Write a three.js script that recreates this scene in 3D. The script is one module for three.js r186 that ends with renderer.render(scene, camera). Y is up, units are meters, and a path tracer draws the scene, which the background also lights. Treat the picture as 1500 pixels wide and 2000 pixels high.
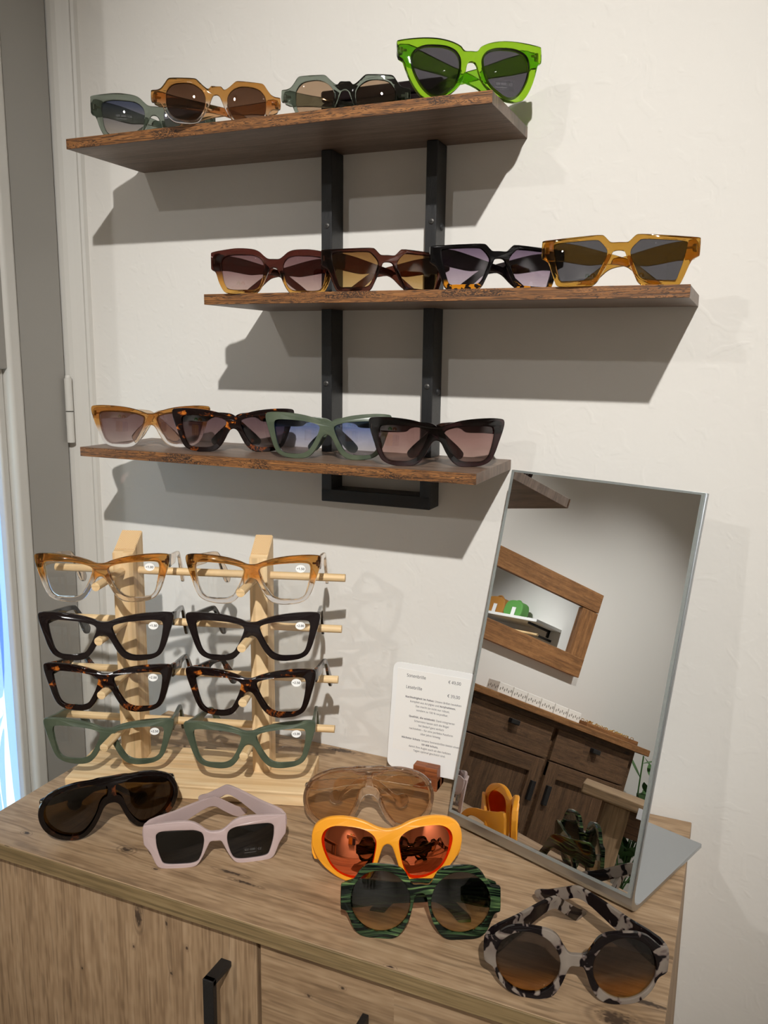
import * as THREE from 'three';
import { RoundedBoxGeometry } from 'three/addons/geometries/RoundedBoxGeometry.js';
import { mergeGeometries, toCreasedNormals } from 'three/addons/utils/BufferGeometryUtils.js';

// ---------------------------------------------------------------- camera, sky, lamps, exposure
const scene = new THREE.Scene();
const camera = new THREE.PerspectiveCamera(62.762, 1500 / 2000, 0.02, 60);
camera.position.set(0.7361, 1.3112, 0.9197);
camera.rotation.set(-0.1826, 0.4057, 0.0127, 'YXZ');
camera.updateMatrixWorld();

const renderer = new THREE.WebGLRenderer({ antialias: true });
renderer.toneMapping = THREE.LinearToneMapping;
renderer.toneMappingExposure = 1.0;
renderer.shadowMap.enabled = true;

scene.background = new THREE.Color().setRGB(0.72, 0.87, 1.0);      // overcast blue daylight in the street porch
scene.backgroundIntensity = 2.9;

const WARM = new THREE.Color().setRGB(1.0, 0.985, 0.95);
// ceiling spots: [x, y, z, target x, y, z, intensity, half angle, penumbra]
const SPOTS = [
  [1.27, 2.77, 2.05, 0.36, 1.18, 0.0, 24, 0.315, 1.0],             // the one aimed at the eyewear wall
  [-0.05, 2.77, 1.95, -0.2, 0.0, 2.1, 18, 0.62, 0.9],
  [-0.80, 2.77, 1.40, -2.2, 0.8, 1.9, 9, 0.62, 0.9],
  [-0.80, 2.77, 2.60, -2.2, 0.9, 2.9, 9, 0.62, 0.9],
  [0.30, 2.77, 2.95, 0.7, 1.2, 4.5, 14, 0.62, 0.9],
  [1.45, 2.77, 3.05, 1.5, 0.0, 3.6, 18, 0.7, 0.9],
  [2.00, 2.77, 1.30, 2.6, 1.0, 1.4, 16, 0.62, 0.9],
  [-0.55, 2.77, 3.55, 0.75, 1.0, 0.0, 4.5, 0.5, 0.9],
];

// ---------------------------------------------------------------- helpers
const counts = {};
function numbered(n) { const k = counts[n] = (counts[n] ?? -1) + 1; return k ? `${n}_${String(k).padStart(3, '0')}` : n; }
function finish(o) { o.castShadow = true; o.receiveShadow = true; return o; }
function thing(name, label, category, pos = [0, 0, 0], turn = 0, group) {
  const g = new THREE.Group(); g.name = numbered(name); g.position.set(...pos); g.rotation.y = turn;
  g.userData = { label, category }; if (group) g.userData.group = group; scene.add(g); return g;
}
function part(name, geo, mat, parent, pos, rot) {
  const m = finish(new THREE.Mesh(geo, mat)); m.name = name;
  if (pos) m.position.set(...pos); if (rot) m.rotation.set(...rot);
  parent.add(m); return m;
}
function struct(name, geo, mat, pos, rot) { const m = part(name, geo, mat, scene, pos, rot); m.userData.kind = 'structure'; return m; }
function solo(name, label, category, geo, mat, pos, rot, group) {
  const m = part(numbered(name), geo, mat, scene, pos, rot); m.userData = { label, category }; if (group) m.userData.group = group; return m;
}
let seed = 7; const rnd = () => { seed = (seed * 1664525 + 1013904223) >>> 0; return seed / 4294967296; };
const hash = (x, y, s) => { let h = (x * 374761393 + y * 668265263 + s * 2147483647) | 0; h = Math.imul(h ^ (h >>> 13), 1274126177); return ((h ^ (h >>> 16)) >>> 0) / 4294967296; };
function noise(x, y, s = 0) {
  const xi = Math.floor(x), yi = Math.floor(y), fx = x - xi, fy = y - yi, u = fx * fx * (3 - 2 * fx), v = fy * fy * (3 - 2 * fy);
  const a = hash(xi, yi, s), b = hash(xi + 1, yi, s), c = hash(xi, yi + 1, s), d = hash(xi + 1, yi + 1, s);
  return a + (b - a) * u + (c - a) * v + (a - b - c + d) * u * v;
}
const fbm = (x, y, s, n = 4) => { let t = 0, a = 0.5; for (let i = 0; i < n; i++) { t += a * noise(x, y, s + i * 17); x *= 2.03; y *= 2.03; a *= 0.5; } return t / (1 - Math.pow(0.5, n)); };
const clamp = (x, a = 0, b = 1) => Math.min(b, Math.max(a, x));
const sstep = (a, b, x) => { const t = clamp((x - a) / (b - a)); return t * t * (3 - 2 * t); };
const mix3 = (a, b, t) => [a[0] + (b[0] - a[0]) * t, a[1] + (b[1] - a[1]) * t, a[2] + (b[2] - a[2]) * t];
function tex(w, h, fn, srgb = true, repeat = true) {
  const d = new Uint8Array(w * h * 4);
  for (let j = 0; j < h; j++) for (let i = 0; i < w; i++) {
    const c = fn((i + 0.5) / w, (j + 0.5) / h), o = (j * w + i) * 4;
    d[o] = clamp(c[0], 0, 255); d[o + 1] = clamp(c[1], 0, 255); d[o + 2] = clamp(c[2], 0, 255); d[o + 3] = 255;
  }
  const t = new THREE.DataTexture(d, w, h); t.magFilter = THREE.LinearFilter; t.minFilter = THREE.LinearMipmapLinearFilter; t.generateMipmaps = true;
  if (srgb) t.colorSpace = THREE.SRGBColorSpace;
  if (repeat) t.wrapS = t.wrapT = THREE.RepeatWrapping;
  t.needsUpdate = true; return t;
}
// uv in metres on a box: u follows the grain axis ('x','y','z')
function metreUV(g, grain = 'x', off = [0, 0], size = [1, 1]) {
  const p = g.attributes.position, n = g.attributes.normal, uv = new Float32Array(p.count * 2), ax = { x: 0, y: 1, z: 2 }[grain];
  for (let i = 0; i < p.count; i++) {
    const P = [p.getX(i), p.getY(i), p.getZ(i)], N = [Math.abs(n.getX(i)), Math.abs(n.getY(i)), Math.abs(n.getZ(i))];
    const k = N[0] > N[1] && N[0] > N[2] ? 0 : N[1] > N[2] ? 1 : 2;
    let a, b;
    if (k === ax) { [a, b] = [0, 1, 2].filter((q) => q !== k).map((q) => P[q]); } else { a = P[ax]; b = P[[0, 1, 2].find((q) => q !== k && q !== ax)]; b += k * 0.31; }
    uv[2 * i] = (a + off[0]) / size[0]; uv[2 * i + 1] = (b + off[1]) / size[1];
  }
  g.setAttribute('uv', new THREE.BufferAttribute(uv, 2)); return g;
}
const rbox = (w, h, d, r = 0.0012, grain, off, size) => { const g = new RoundedBoxGeometry(w, h, d, 2, Math.min(r, w / 2.01, h / 2.01, d / 2.01)); return grain ? metreUV(g, grain, off, size) : g; };
const at = (g, x, y, z) => { g.translate(x, y, z); return g; };
const M = (o) => new THREE.MeshPhysicalMaterial(o);

// ---------------------------------------------------------------- surface materials
// wood: colours dark/mid/light in sRGB 0..255, sizes in metres
function woodTex(w, h, su, sv, { c, s = 1, fine = 900, band = 60, stretch = 14, knots = [], fleck = 0, cath = 0 }) {
  return tex(w, h, (U, V) => {
    let u = U * su, v = V * sv, k = 0;
    for (const [ku, kv, r, st = 3] of knots) {
      const du = (u - ku) / st, dv = v - kv, d = Math.hypot(du, dv);
      if (d < r * 6) { const q = Math.exp(-(d * d) / (r * r * 5)); v += dv * q * 0.9; k = Math.max(k, sstep(r * 1.15, r * 0.35, d + (noise(u * 400, v * 400, 5) - 0.5) * r * 0.8)); k = Math.max(k, 0.35 * sstep(r * 2.6, r, d) * (0.5 + 0.5 * Math.sin(d / r * 9))); }
    }
    const warp = (fbm(u * 2.2, v * 9, s + 3, 3) - 0.5) * cath;
    const g1 = fbm(u * stretch * 0.25, (v + warp * 0.05) * band, s, 4), g2 = noise(u * stretch * 2.5, v * fine, s + 9), g3 = noise(u * stretch * 7, v * fine * 0.45, s + 31);
    const ring = 0.5 + 0.5 * Math.sin((v + warp) * band * 5 + g1 * 6);
    let t = clamp(0.26 + g1 * 0.44 + (g2 - 0.5) * 0.36 + (g3 - 0.5) * 0.22 + (ring - 0.5) * 0.16);
    let col = t < 0.5 ? mix3(c[0], c[1], t * 2) : mix3(c[1], c[2], t * 2 - 1);
    const pore = sstep(0.68, 0.86, noise(u * stretch * 1.6, (v + warp * 0.3) * fine * 0.62, s + 57)) * (0.35 + 0.65 * fbm(u * 5, v * 22, s + 63, 2)); col = mix3(col, c[0].map((q) => q * 0.72), pore * 0.40);
    if (fleck) { const f = sstep(0.60 - 0.14 * fbm(u * 7, v * 30, s + 77, 2), 0.78, noise(u * 260 + 40 * noise(u * 20, v * 300, 2), v * 1700, s + 51)) * fleck; col = mix3(col, c[3], f * 0.7); const b = sstep(0.62, 0.74, fbm(u * 22, v * 70, s + 88, 3)) * fleck; col = mix3(col, c[3], b * 0.75 * sstep(0.3, 0.7, noise(u * 900, v * 1600, 3))); }
    if (k) col = mix3(col, [58, 44, 34], k * 0.85);
    return col;
  });
}
const OAK = [[122, 96, 70], [168, 139, 107], [194, 167, 136]];
const tTop = woodTex(2048, 1024, 0.8, 0.4, { c: OAK, s: 4, fine: 620, band: 46, cath: 0.03, knots: [[0.187, 0.3006, 0.0045, 1.6], [0.07, 0.32, 0.0026, 1.8], [0.305, 0.289, 0.002, 7], [0.3285, 0.2975, 0.0018, 7], [0.29, 0.009, 0.005, 4], [0.7, 0.298, 0.0028, 7], [0.682, 0.325, 0.008, 1.8], [0.381, 0.153, 0.0016, 2.5], [0.235, 0.315, 0.0015, 2], [0.5, 0.345, 0.002, 2]] });
const tFront = woodTex(1024, 1024, 0.6, 0.6, { c: OAK, s: 21, fine: 640, band: 50, cath: 0.05, knots: [[0.568, 0.2276, 0.004, 3], [0.57, 0.2615, 0.0014, 2], [0.532, 0.2195, 0.0014, 1.5], [0.551, 0.2848, 0.0016, 1.5], [0.517, 0.2654, 0.0016, 1.5], [0.485, 0.151, 0.0012, 1.5]] });
const mTop = M({ map: tTop, roughness: 0.55, bumpMap: tTop, bumpScale: 0.00025 });
const mFront = M({ map: tFront, roughness: 0.6, bumpMap: tFront, bumpScale: 0.0003 });
const mEdge = M({ map: woodTex(1024, 128, 0.8, 0.04, { c: [[96, 80, 52], [138, 116, 80], [164, 142, 104]], s: 9, fine: 900, band: 240, stretch: 8 }), roughness: 0.6 });
const tShelfEdge = woodTex(2048, 256, 0.5, 0.05, { c: [[84, 53, 27], [136, 90, 49], [172, 119, 68], [34, 22, 15]], s: 61, fine: 1300, band: 160, stretch: 20, fleck: 0.95 });
const tShelf = woodTex(1024, 512, 0.5, 0.25, { c: [[84, 67, 55], [120, 98, 82], [146, 124, 107], [62, 48, 39]], s: 41, fine: 800, band: 50, stretch: 12, fleck: 0.3 });
const mShelfEdge = M({ map: tShelfEdge, roughness: 0.5, bumpMap: tShelfEdge, bumpScale: 0.0004 });
const mShelf = M({ map: tShelf, roughness: 0.42, bumpMap: tShelf, bumpScale: 0.0001 });
const tPine = woodTex(1024, 512, 0.5, 0.25, { c: [[204, 162, 110], [230, 198, 152], [243, 219, 178]], s: 71, fine: 420, band: 42, stretch: 5, cath: 0.02 });
const mPine = M({ map: tPine, roughness: 0.55 });
const mPineDowel = M({ map: woodTex(512, 128, 0.5, 0.06, { c: [[206, 168, 116], [232, 200, 152], [243, 220, 178]], s: 75, fine: 500, band: 150, stretch: 4 }), roughness: 0.55 });
const mPineEnd = M({ map: tex(256, 256, (u, v) => { const r = Math.hypot(u * 0.05 + 0.03, v * 0.05 + 0.06 + 0.002 * noise(u * 6, v * 6, 4)); const t = sstep(0.3, 0.9, 0.5 + 0.5 * Math.sin(r * 2600)); return mix3([232, 202, 156], [186, 138, 88], t * 0.8); }), roughness: 0.65 });
const mWalnut = M({ map: woodTex(256, 256, 0.08, 0.08, { c: [[92, 46, 22], [138, 76, 40], [162, 96, 54]], s: 85, fine: 900, band: 120 }), roughness: 0.5 });
const tRustic = woodTex(1024, 512, 1.2, 0.6, { c: [[66, 46, 30], [104, 76, 52], [134, 102, 72], [36, 26, 18]], s: 95, fine: 300, band: 22, stretch: 6, fleck: 0.4, knots: [[0.3, 0.2, 0.01, 2], [0.9, 0.4, 0.012, 2]] });
const mRustic = M({ map: tRustic, roughness: 0.6 });
const mRusticLight = M({ map: woodTex(1024, 256, 1.2, 0.3, { c: [[110, 74, 42], [152, 106, 64], [182, 136, 90], [70, 46, 26]], s: 97, fine: 300, band: 30, stretch: 6, fleck: 0.3 }), roughness: 0.55 });
const mRail = M({ map: woodTex(512, 256, 1.2, 0.3, { c: [[120, 98, 72], [158, 130, 98], [186, 158, 124]], s: 99, fine: 300, band: 30, stretch: 6 }), roughness: 0.6 });

const plaster = tex(1024, 1024, (u, v) => {
  const x = u * 1.0, y = v * 1.0; let h = fbm(x * 60, y * 60, 2, 3) * 0.30 + fbm(x * 190, y * 190, 5, 2) * 0.45;
  const n = noise(x * 120 + 4 * noise(x * 40, y * 40, 8), y * 90 + 3 * noise(x * 50, y * 50, 9), 12); h += sstep(0.74, 0.9, n) * 0.5 - sstep(0.26, 0.1, n) * 0.25; return [h * 210, h * 210, h * 210];
}, false);
const mWall = M({ color: new THREE.Color().setRGB(0.70, 0.672, 0.628), roughness: 0.9, bumpMap: plaster, bumpScale: 0.00032 });
const mWallB = M({ color: new THREE.Color().setRGB(0.72, 0.70, 0.665), roughness: 0.9 });
const mCeil = M({ color: new THREE.Color().setRGB(0.74, 0.72, 0.68), roughness: 0.95 });
const mFloor = M({ map: woodTex(512, 512, 2, 2, { c: [[122, 108, 92], [150, 136, 118], [170, 156, 140]], s: 111, fine: 120, band: 10, stretch: 4 }), roughness: 0.5 });
const mPaint = M({ color: new THREE.Color().setRGB(0.55, 0.53, 0.49), roughness: 0.5 });
const mPaintDoor = M({ color: new THREE.Color().setRGB(0.29, 0.275, 0.25), roughness: 0.5 });
const mBlack = M({ color: new THREE.Color().setRGB(0.012, 0.012, 0.013), roughness: 0.42, bumpMap: plaster, bumpScale: 0.0002 });
const mScrew = M({ color: new THREE.Color().setRGB(0.09, 0.085, 0.08), roughness: 0.4, metalness: 0.6 });
const mAlu = M({ color: new THREE.Color().setRGB(0.50, 0.53, 0.56), roughness: 0.34, metalness: 1, bumpMap: tex(256, 256, (u, v) => { const k = 128 + 90 * (noise(u * 6, v * 250, 3) - 0.5); return [k, k, k]; }, false), bumpScale: 0.00008 });
const mMirror = M({ color: new THREE.Color().setRGB(0.80, 0.81, 0.81), roughness: 0.0, metalness: 1 });
const mMetal = M({ color: new THREE.Color().setRGB(0.55, 0.52, 0.45), roughness: 0.3, metalness: 1 });
const mWhite = M({ color: new THREE.Color().setRGB(0.82, 0.81, 0.79), roughness: 0.5 });
const mRubber = M({ color: new THREE.Color().setRGB(0.02, 0.02, 0.02), roughness: 0.8 });

// ---------------------------------------------------------------- the room
const bigBox = (w, h, d) => { const g = new THREE.BoxGeometry(w, h, d); return metreUV(g, 'x'); };
struct('floor', bigBox(5.4, 0.1, 5.2), mFloor, [0.2, -0.05, 2.25]);
struct('ceiling', bigBox(5.4, 0.1, 5.2), mCeil, [0.2, 2.93, 2.25]);
struct('wall_back', bigBox(2.70, 2.88, 0.12), mWall, [1.252, 1.44, -0.06]);
struct('wall_right', bigBox(0.12, 2.88, 4.6), mWallB, [2.66, 1.44, 2.24]);
struct('wall_front', bigBox(4.92, 2.88, 0.12), mWallB, [0.2, 1.44, 4.56]);
struct('wall_left', bigBox(0.12, 2.88, 4.2), mWallB, [-2.26, 1.44, 2.46]);
struct('wall_porch', bigBox(2.08, 2.88, 0.10), mWallB, [-1.16, 1.44, 0.42]);
struct('trim_1', bigBox(0.045, 0.66, 0.352), mWallB, [-0.1475, 2.55, 0.196]);   // lintel over the glazed door
// moulded corner post between the plaster and the glazed door
{
  const s = new THREE.Shape([[-0.0955, 0], [-0.0975, 0.005], [-0.1005, 0.0072], [-0.1035, 0.0065], [-0.106, 0.0085], [-0.111, 0.012], [-0.117, 0.0165], [-0.1225, 0.0192], [-0.128, 0.0205], [-0.15, 0.0205], [-0.15, -0.03], [-0.0955, -0.03]].map(([x, z]) => new THREE.Vector2(x, -z)));
  const g = new THREE.ExtrudeGeometry(s, { depth: 2.86, bevelEnabled: false }); g.rotateX(-Math.PI / 2);
  struct('trim_2', g, mPaint, [0, 0.005, 0]);
}
{ // glazed door leaf with frosted glass in the side wall of the porch
  const d = new THREE.Group(); d.name = 'door_1'; d.userData.kind = 'structure'; scene.add(d);
  part('stile', rbox(0.036, 2.2, 0.076, 0.002), mPaintDoor, d, [-0.145, 1.11, 0.0612]);
  part('stile', rbox(0.036, 2.2, 0.11, 0.002), mPaintDoor, d, [-0.145, 1.11, 0.315]);
  part('upper_panel', rbox(0.034, 0.92, 0.22, 0.002), mPaintDoor, d, [-0.145, 1.75, 0.21]);
  part('rail', rbox(0.036, 0.18, 0.22, 0.002), mPaintDoor, d, [-0.145, 0.1, 0.21]);
  part('glazing_bead', rbox(0.03, 1.93, 0.022, 0.006), mPaint, d, [-0.138, 1.15, 0.110]);
  part('glazing_bead', rbox(0.012, 1.93, 0.012, 0.003), mPaint, d, [-0.1405, 1.15, 0.127]);
  part('glazing_bead', rbox(0.03, 1.93, 0.022, 0.006), mPaint, d, [-0.138, 1.15, 0.252]);
  const mFrost = M({ color: new THREE.Color().setRGB(0.86, 0.95, 0.97), transmission: 1, roughness: 0.75, thickness: 0 });
  const mClearCut = M({ color: new THREE.Color().setRGB(0.72, 0.80, 0.97), transmission: 1, roughness: 0.75, thickness: 0 });
  const pane = part('pane', rbox(0.003, 1.12, 0.132, 0.0005), mFrost, d, [-0.1465, 0.74, 0.183]);
  // plant-like ornament in the frosting
  const flat = (pts) => { const g = new THREE.ExtrudeGeometry(new THREE.Shape(new THREE.CatmullRomCurve3(pts.map(([z, y]) => new THREE.Vector3(z, y, 0)), true, 'centripetal').getPoints(40).map((q) => new THREE.Vector2(q.x, q.y))), { depth: 0.0006, bevelEnabled: false }); g.rotateY(-Math.PI / 2); return g; };
  for (const p of [
    [[0.133, 0.66], [0.1365, 0.66], [0.1365, 1.28], [0.133, 1.28]],
    [[0.150, 0.86], [0.1555, 0.86], [0.1555, 1.16], [0.150, 1.16]],
    [[0.1505, 0.835], [0.155, 0.845], [0.159, 0.83], [0.168, 0.80], [0.178, 0.775], [0.176, 0.80], [0.165, 0.825]],
    [[0.147, 0.66], [0.153, 0.66], [0.155, 0.76], [0.152, 0.815], [0.162, 0.78], [0.160, 0.70]],
    [[0.166, 0.66], [0.169, 0.66], [0.172, 0.75], [0.169, 0.75]],
    [[0.172, 0.9], [0.184, 0.93], [0.181, 0.99], [0.174, 0.97]],
  ]) part('frosting_ornament', flat(p), mClearCut, d, [-0.1443, 0, 0]);
  const hinge = part('hinge', new THREE.CylinderGeometry(0.0052, 0.0052, 0.044, 16), mPaint, d, [-0.1205, 1.255, 0.0255]);
  part('hinge_knuckle', new THREE.CylinderGeometry(0.0052, 0.0052, 0.042, 16), mPaint, hinge, [0, -0.0445, 0]);
  part('hinge_pin', new THREE.SphereGeometry(0.0042, 12, 8), mPaint, hinge, [0, 0.023, 0]);
}

// ---------------------------------------------------------------- ceiling spots
const spotWords = ['aimed at the eyewear wall', 'left of the camera, aimed at the floor', 'nearest the framed mirror wall', 'above the rustic sideboard end', 'in front of the bag shelf', 'over the rear right of the shop', 'close to the right wall', 'at the rear left of the shop, aimed across at the eyewear'];
SPOTS.forEach(([x, y, z, tx, ty, tz, I, ang, pen], i) => {
  const g = thing('ceiling_spot', `small white ceiling spotlight ${spotWords[i]}`, 'spotlight', [x, 2.88, z], 0, 'ceiling spotlights');
  part('canopy', new THREE.CylinderGeometry(0.04, 0.04, 0.012, 24), mWhite, g, [0, -0.006, 0]);
  part('stem', new THREE.CylinderGeometry(0.006, 0.006, 0.05, 10), mWhite, g, [0, -0.035, 0]);
  const dir = new THREE.Vector3(tx - x, ty - y, tz - z).normalize(), q = new THREE.Quaternion().setFromUnitVectors(new THREE.Vector3(0, -1, 0), dir);
  const can = part('lamp_housing', new THREE.LatheGeometry([[0.0, 0.055], [0.026, 0.055], [0.030, 0.05], [0.030, -0.012], [0.028, -0.012], [0.026, 0.0]].map((p) => new THREE.Vector2(...p)), 24), mWhite, g, [0, y - 2.88, 0]);
  can.position.addScaledVector(dir, -0.03); can.quaternion.copy(q);
  const glow = part('lamp_lens', new THREE.CylinderGeometry(0.024, 0.024, 0.004, 20), new THREE.MeshStandardMaterial({ color: 0x111111, emissive: WARM, emissiveIntensity: 30 }), can, [0, -0.004, 0]);
  glow.castShadow = false;
  const L = new THREE.SpotLight(WARM, I, 0, ang, pen, 2); L.name = numbered('spot_light'); L.castShadow = true; L.shadow.radius = 1.15;
  L.position.set(x, y, z).addScaledVector(dir, -0.014); L.target.position.set(tx, ty, tz); scene.add(L); scene.add(L.target); L.target.name = numbered('spot_target');
});

// ---------------------------------------------------------------- cabinet under the display
{
  const XL = 0.0087, XR = 0.7168, YC = 0.8093, TH = 0.0172, D = 0.3467, W = XR - XL, cx = (XL + XR) / 2;
  const c = thing('cabinet', 'light oak cabinet against the wall carrying the eyewear display', 'cabinet', [0, 0, 0]);
  part('worktop', at(metreUV(at(new RoundedBoxGeometry(W, TH, D - 0.002, 2, 0.0012), cx, YC - TH / 2, D / 2), 'x', [0, -0.31], [0.8, 0.4]), 0, 0, 0), mTop, c);
  // the worktop's edge banding
  part('edge_band', at(metreUV(new RoundedBoxGeometry(W, TH - 0.0008, 0.0022, 2, 0.0009), 'x', [0.4, 0], [0.8, 0.04]), cx, YC - TH / 2 - 0.0004, D - 0.0008), mEdge, c);
  const body = YC - TH - 0.06;
  part('side_panel', metreUV(at(rbox(0.016, body, D - 0.026), XL + 0.009, 0.06 + body / 2, (D - 0.026) / 2 + 0.001), 'y', [0, 0], [0.6, 0.6]), mFront, c);
  part('side_panel', metreUV(at(rbox(0.016, body, D - 0.006), XR - 0.009, 0.06 + body / 2, (D - 0.006) / 2 + 0.001), 'y', [0, 0.2], [0.6, 0.6]), mFront, c);
  part('back_panel', at(rbox(W - 0.034, body, 0.006), cx, 0.06 + body / 2, 0.006), mFront, c);
  part('bottom_panel', at(rbox(W - 0.034, 0.016, D - 0.04), cx, 0.07, (D - 0.03) / 2), mFront, c);
  part('divider', at(rbox(0.016, body - 0.02, D - 0.04), 0.365, 0.06 + body / 2, (D - 0.03) / 2), mRubber, c);
  part('plinth', at(rbox(W - 0.02, 0.06, D - 0.06), cx, 0.03, (D - 0.06) / 2 + 0.002), mBlack, c);
  const zf = D - 0.012, dh = body - 0.003;
  const door = part('door', metreUV(at(rbox(0.352, dh, 0.018, 0.0008), XL + 0.002 + 0.176, 0.06 + dh / 2, zf - 0.009), 'y', [-0.20, -0.62], [0.6, 0.6]), mFront, c);
  const handle = (h, parent, x, y, horiz) => {
    const g = [at(rbox(0.0115, h, 0.006, 0.0008), 0, -h / 2, 0.027), at(rbox(0.0115, 0.006, 0.03, 0.0008), 0, -0.003, 0.0145), at(rbox(0.0115, 0.006, 0.03, 0.0008), 0, -h + 0.003, 0.0145)];
    const m = mergeGeometries(g); if (horiz) m.rotateZ(Math.PI / 2); return part('handle', m, mBlack, parent, [x, y, zf]);
  };
  handle(0.16, door, 0.3295, 0.7535, false);
  const dw = XR - 0.019 - 0.367;
  const ys = [[0.635, 0.749 + 0.0385], [0.36, 0.631], [0.064, 0.356]];
  ys.forEach(([a, b], i) => {
    const dr = part('drawer_front', metreUV(at(rbox(dw, b - a, 0.018, 0.0008), 0.367 + dw / 2, (a + b) / 2, zf - 0.009), 'x', [0.1, 0.1 + i * 0.2], [0.6, 0.6]), mFront, c);
    handle(0.16, dr, 0.367 + dw / 2 - 0.062, (a + b) / 2 + 0.030 * (i === 0), true);
  });
}

// ---------------------------------------------------------------- wall shelf
{
  const L = 0.5, D = 0.134, T = 0.0112;
  const u = thing('wall_shelf', 'black steel frame wall shelf with three staggered rustic brown boards', 'wall shelf', [0, 0, 0]);
  const boards = [[0, 1.55], [0.182, 1.376], [-0.0035, 1.1995]];
  boards.forEach(([x, y], i) => {
    const b = part('shelf_board', metreUV(at(new RoundedBoxGeometry(L - 0.001, T, D - 0.0016, 2, 0.0004), x + L / 2, y - T / 2, (D - 0.0016) / 2 + 0.0002), 'x', [0.13 * i, 0.07 * i], [0.5, 0.25]), mShelf, u);
    part('edge_band', metreUV(at(new RoundedBoxGeometry(L, T - 0.0002, 0.0016, 1, 0.0003), x + L / 2, y - T / 2, D - 0.0008), 'x', [0.17 * i, 0.011 * i], [0.5, 0.05]), mShelfEdge, b);
  });
  const post = (x0, x1) => part('post', at(rbox(x1 - x0, 0.3995, 0.0302, 0.0012), (x0 + x1) / 2, 1.1392 + 0.19975, 0.0152), mBlack, u);
  const pl = post(0.2715, 0.2850), pr = post(0.3980, 0.4108);
  part('crossbar', at(rbox(0.1395, 0.0155, 0.0302, 0.0012), 0.34115, 1.1392 + 0.00775, 0.0152), mBlack, u);
  const head = () => {
    const g = new THREE.LatheGeometry([[0, 0.0009], [0.0017, 0.0008], [0.0030, 0.0004], [0.0033, -0.0006]].map((p) => new THREE.Vector2(...p)), 16); g.rotateX(Math.PI / 2);
    const a = at(new THREE.BoxGeometry(0.0032, 0.0006, 0.0006), 0, 0, 0.0011), b = at(new THREE.BoxGeometry(0.0006, 0.0032, 0.0006), 0, 0, 0.0011); return [g, mergeGeometries([a, b])];
  };
  for (const [x, y, p] of [[0.2790, 1.4571, pl], [0.4055, 1.4559, pr], [0.2780, 1.2797, pl], [0.4045, 1.2793, pr]]) {
    const [g, k] = head(); const s = part('screw', g, mScrew, p, [x, y, 0.0308]);
    k.translate(x, y, 0.0308); part('screw_cross', k, mRubber, p);
  }
  for (const y of [1.452, 1.273]) { const g = new THREE.SphereGeometry(0.0042, 14, 8, 0, Math.PI * 2, 0, Math.PI / 2); g.scale(1, 0.7, 1); g.rotateZ(-Math.PI / 2); part('bolt', g, mBlack, pr, [0.4107, y, 0.013]); }
}

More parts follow.
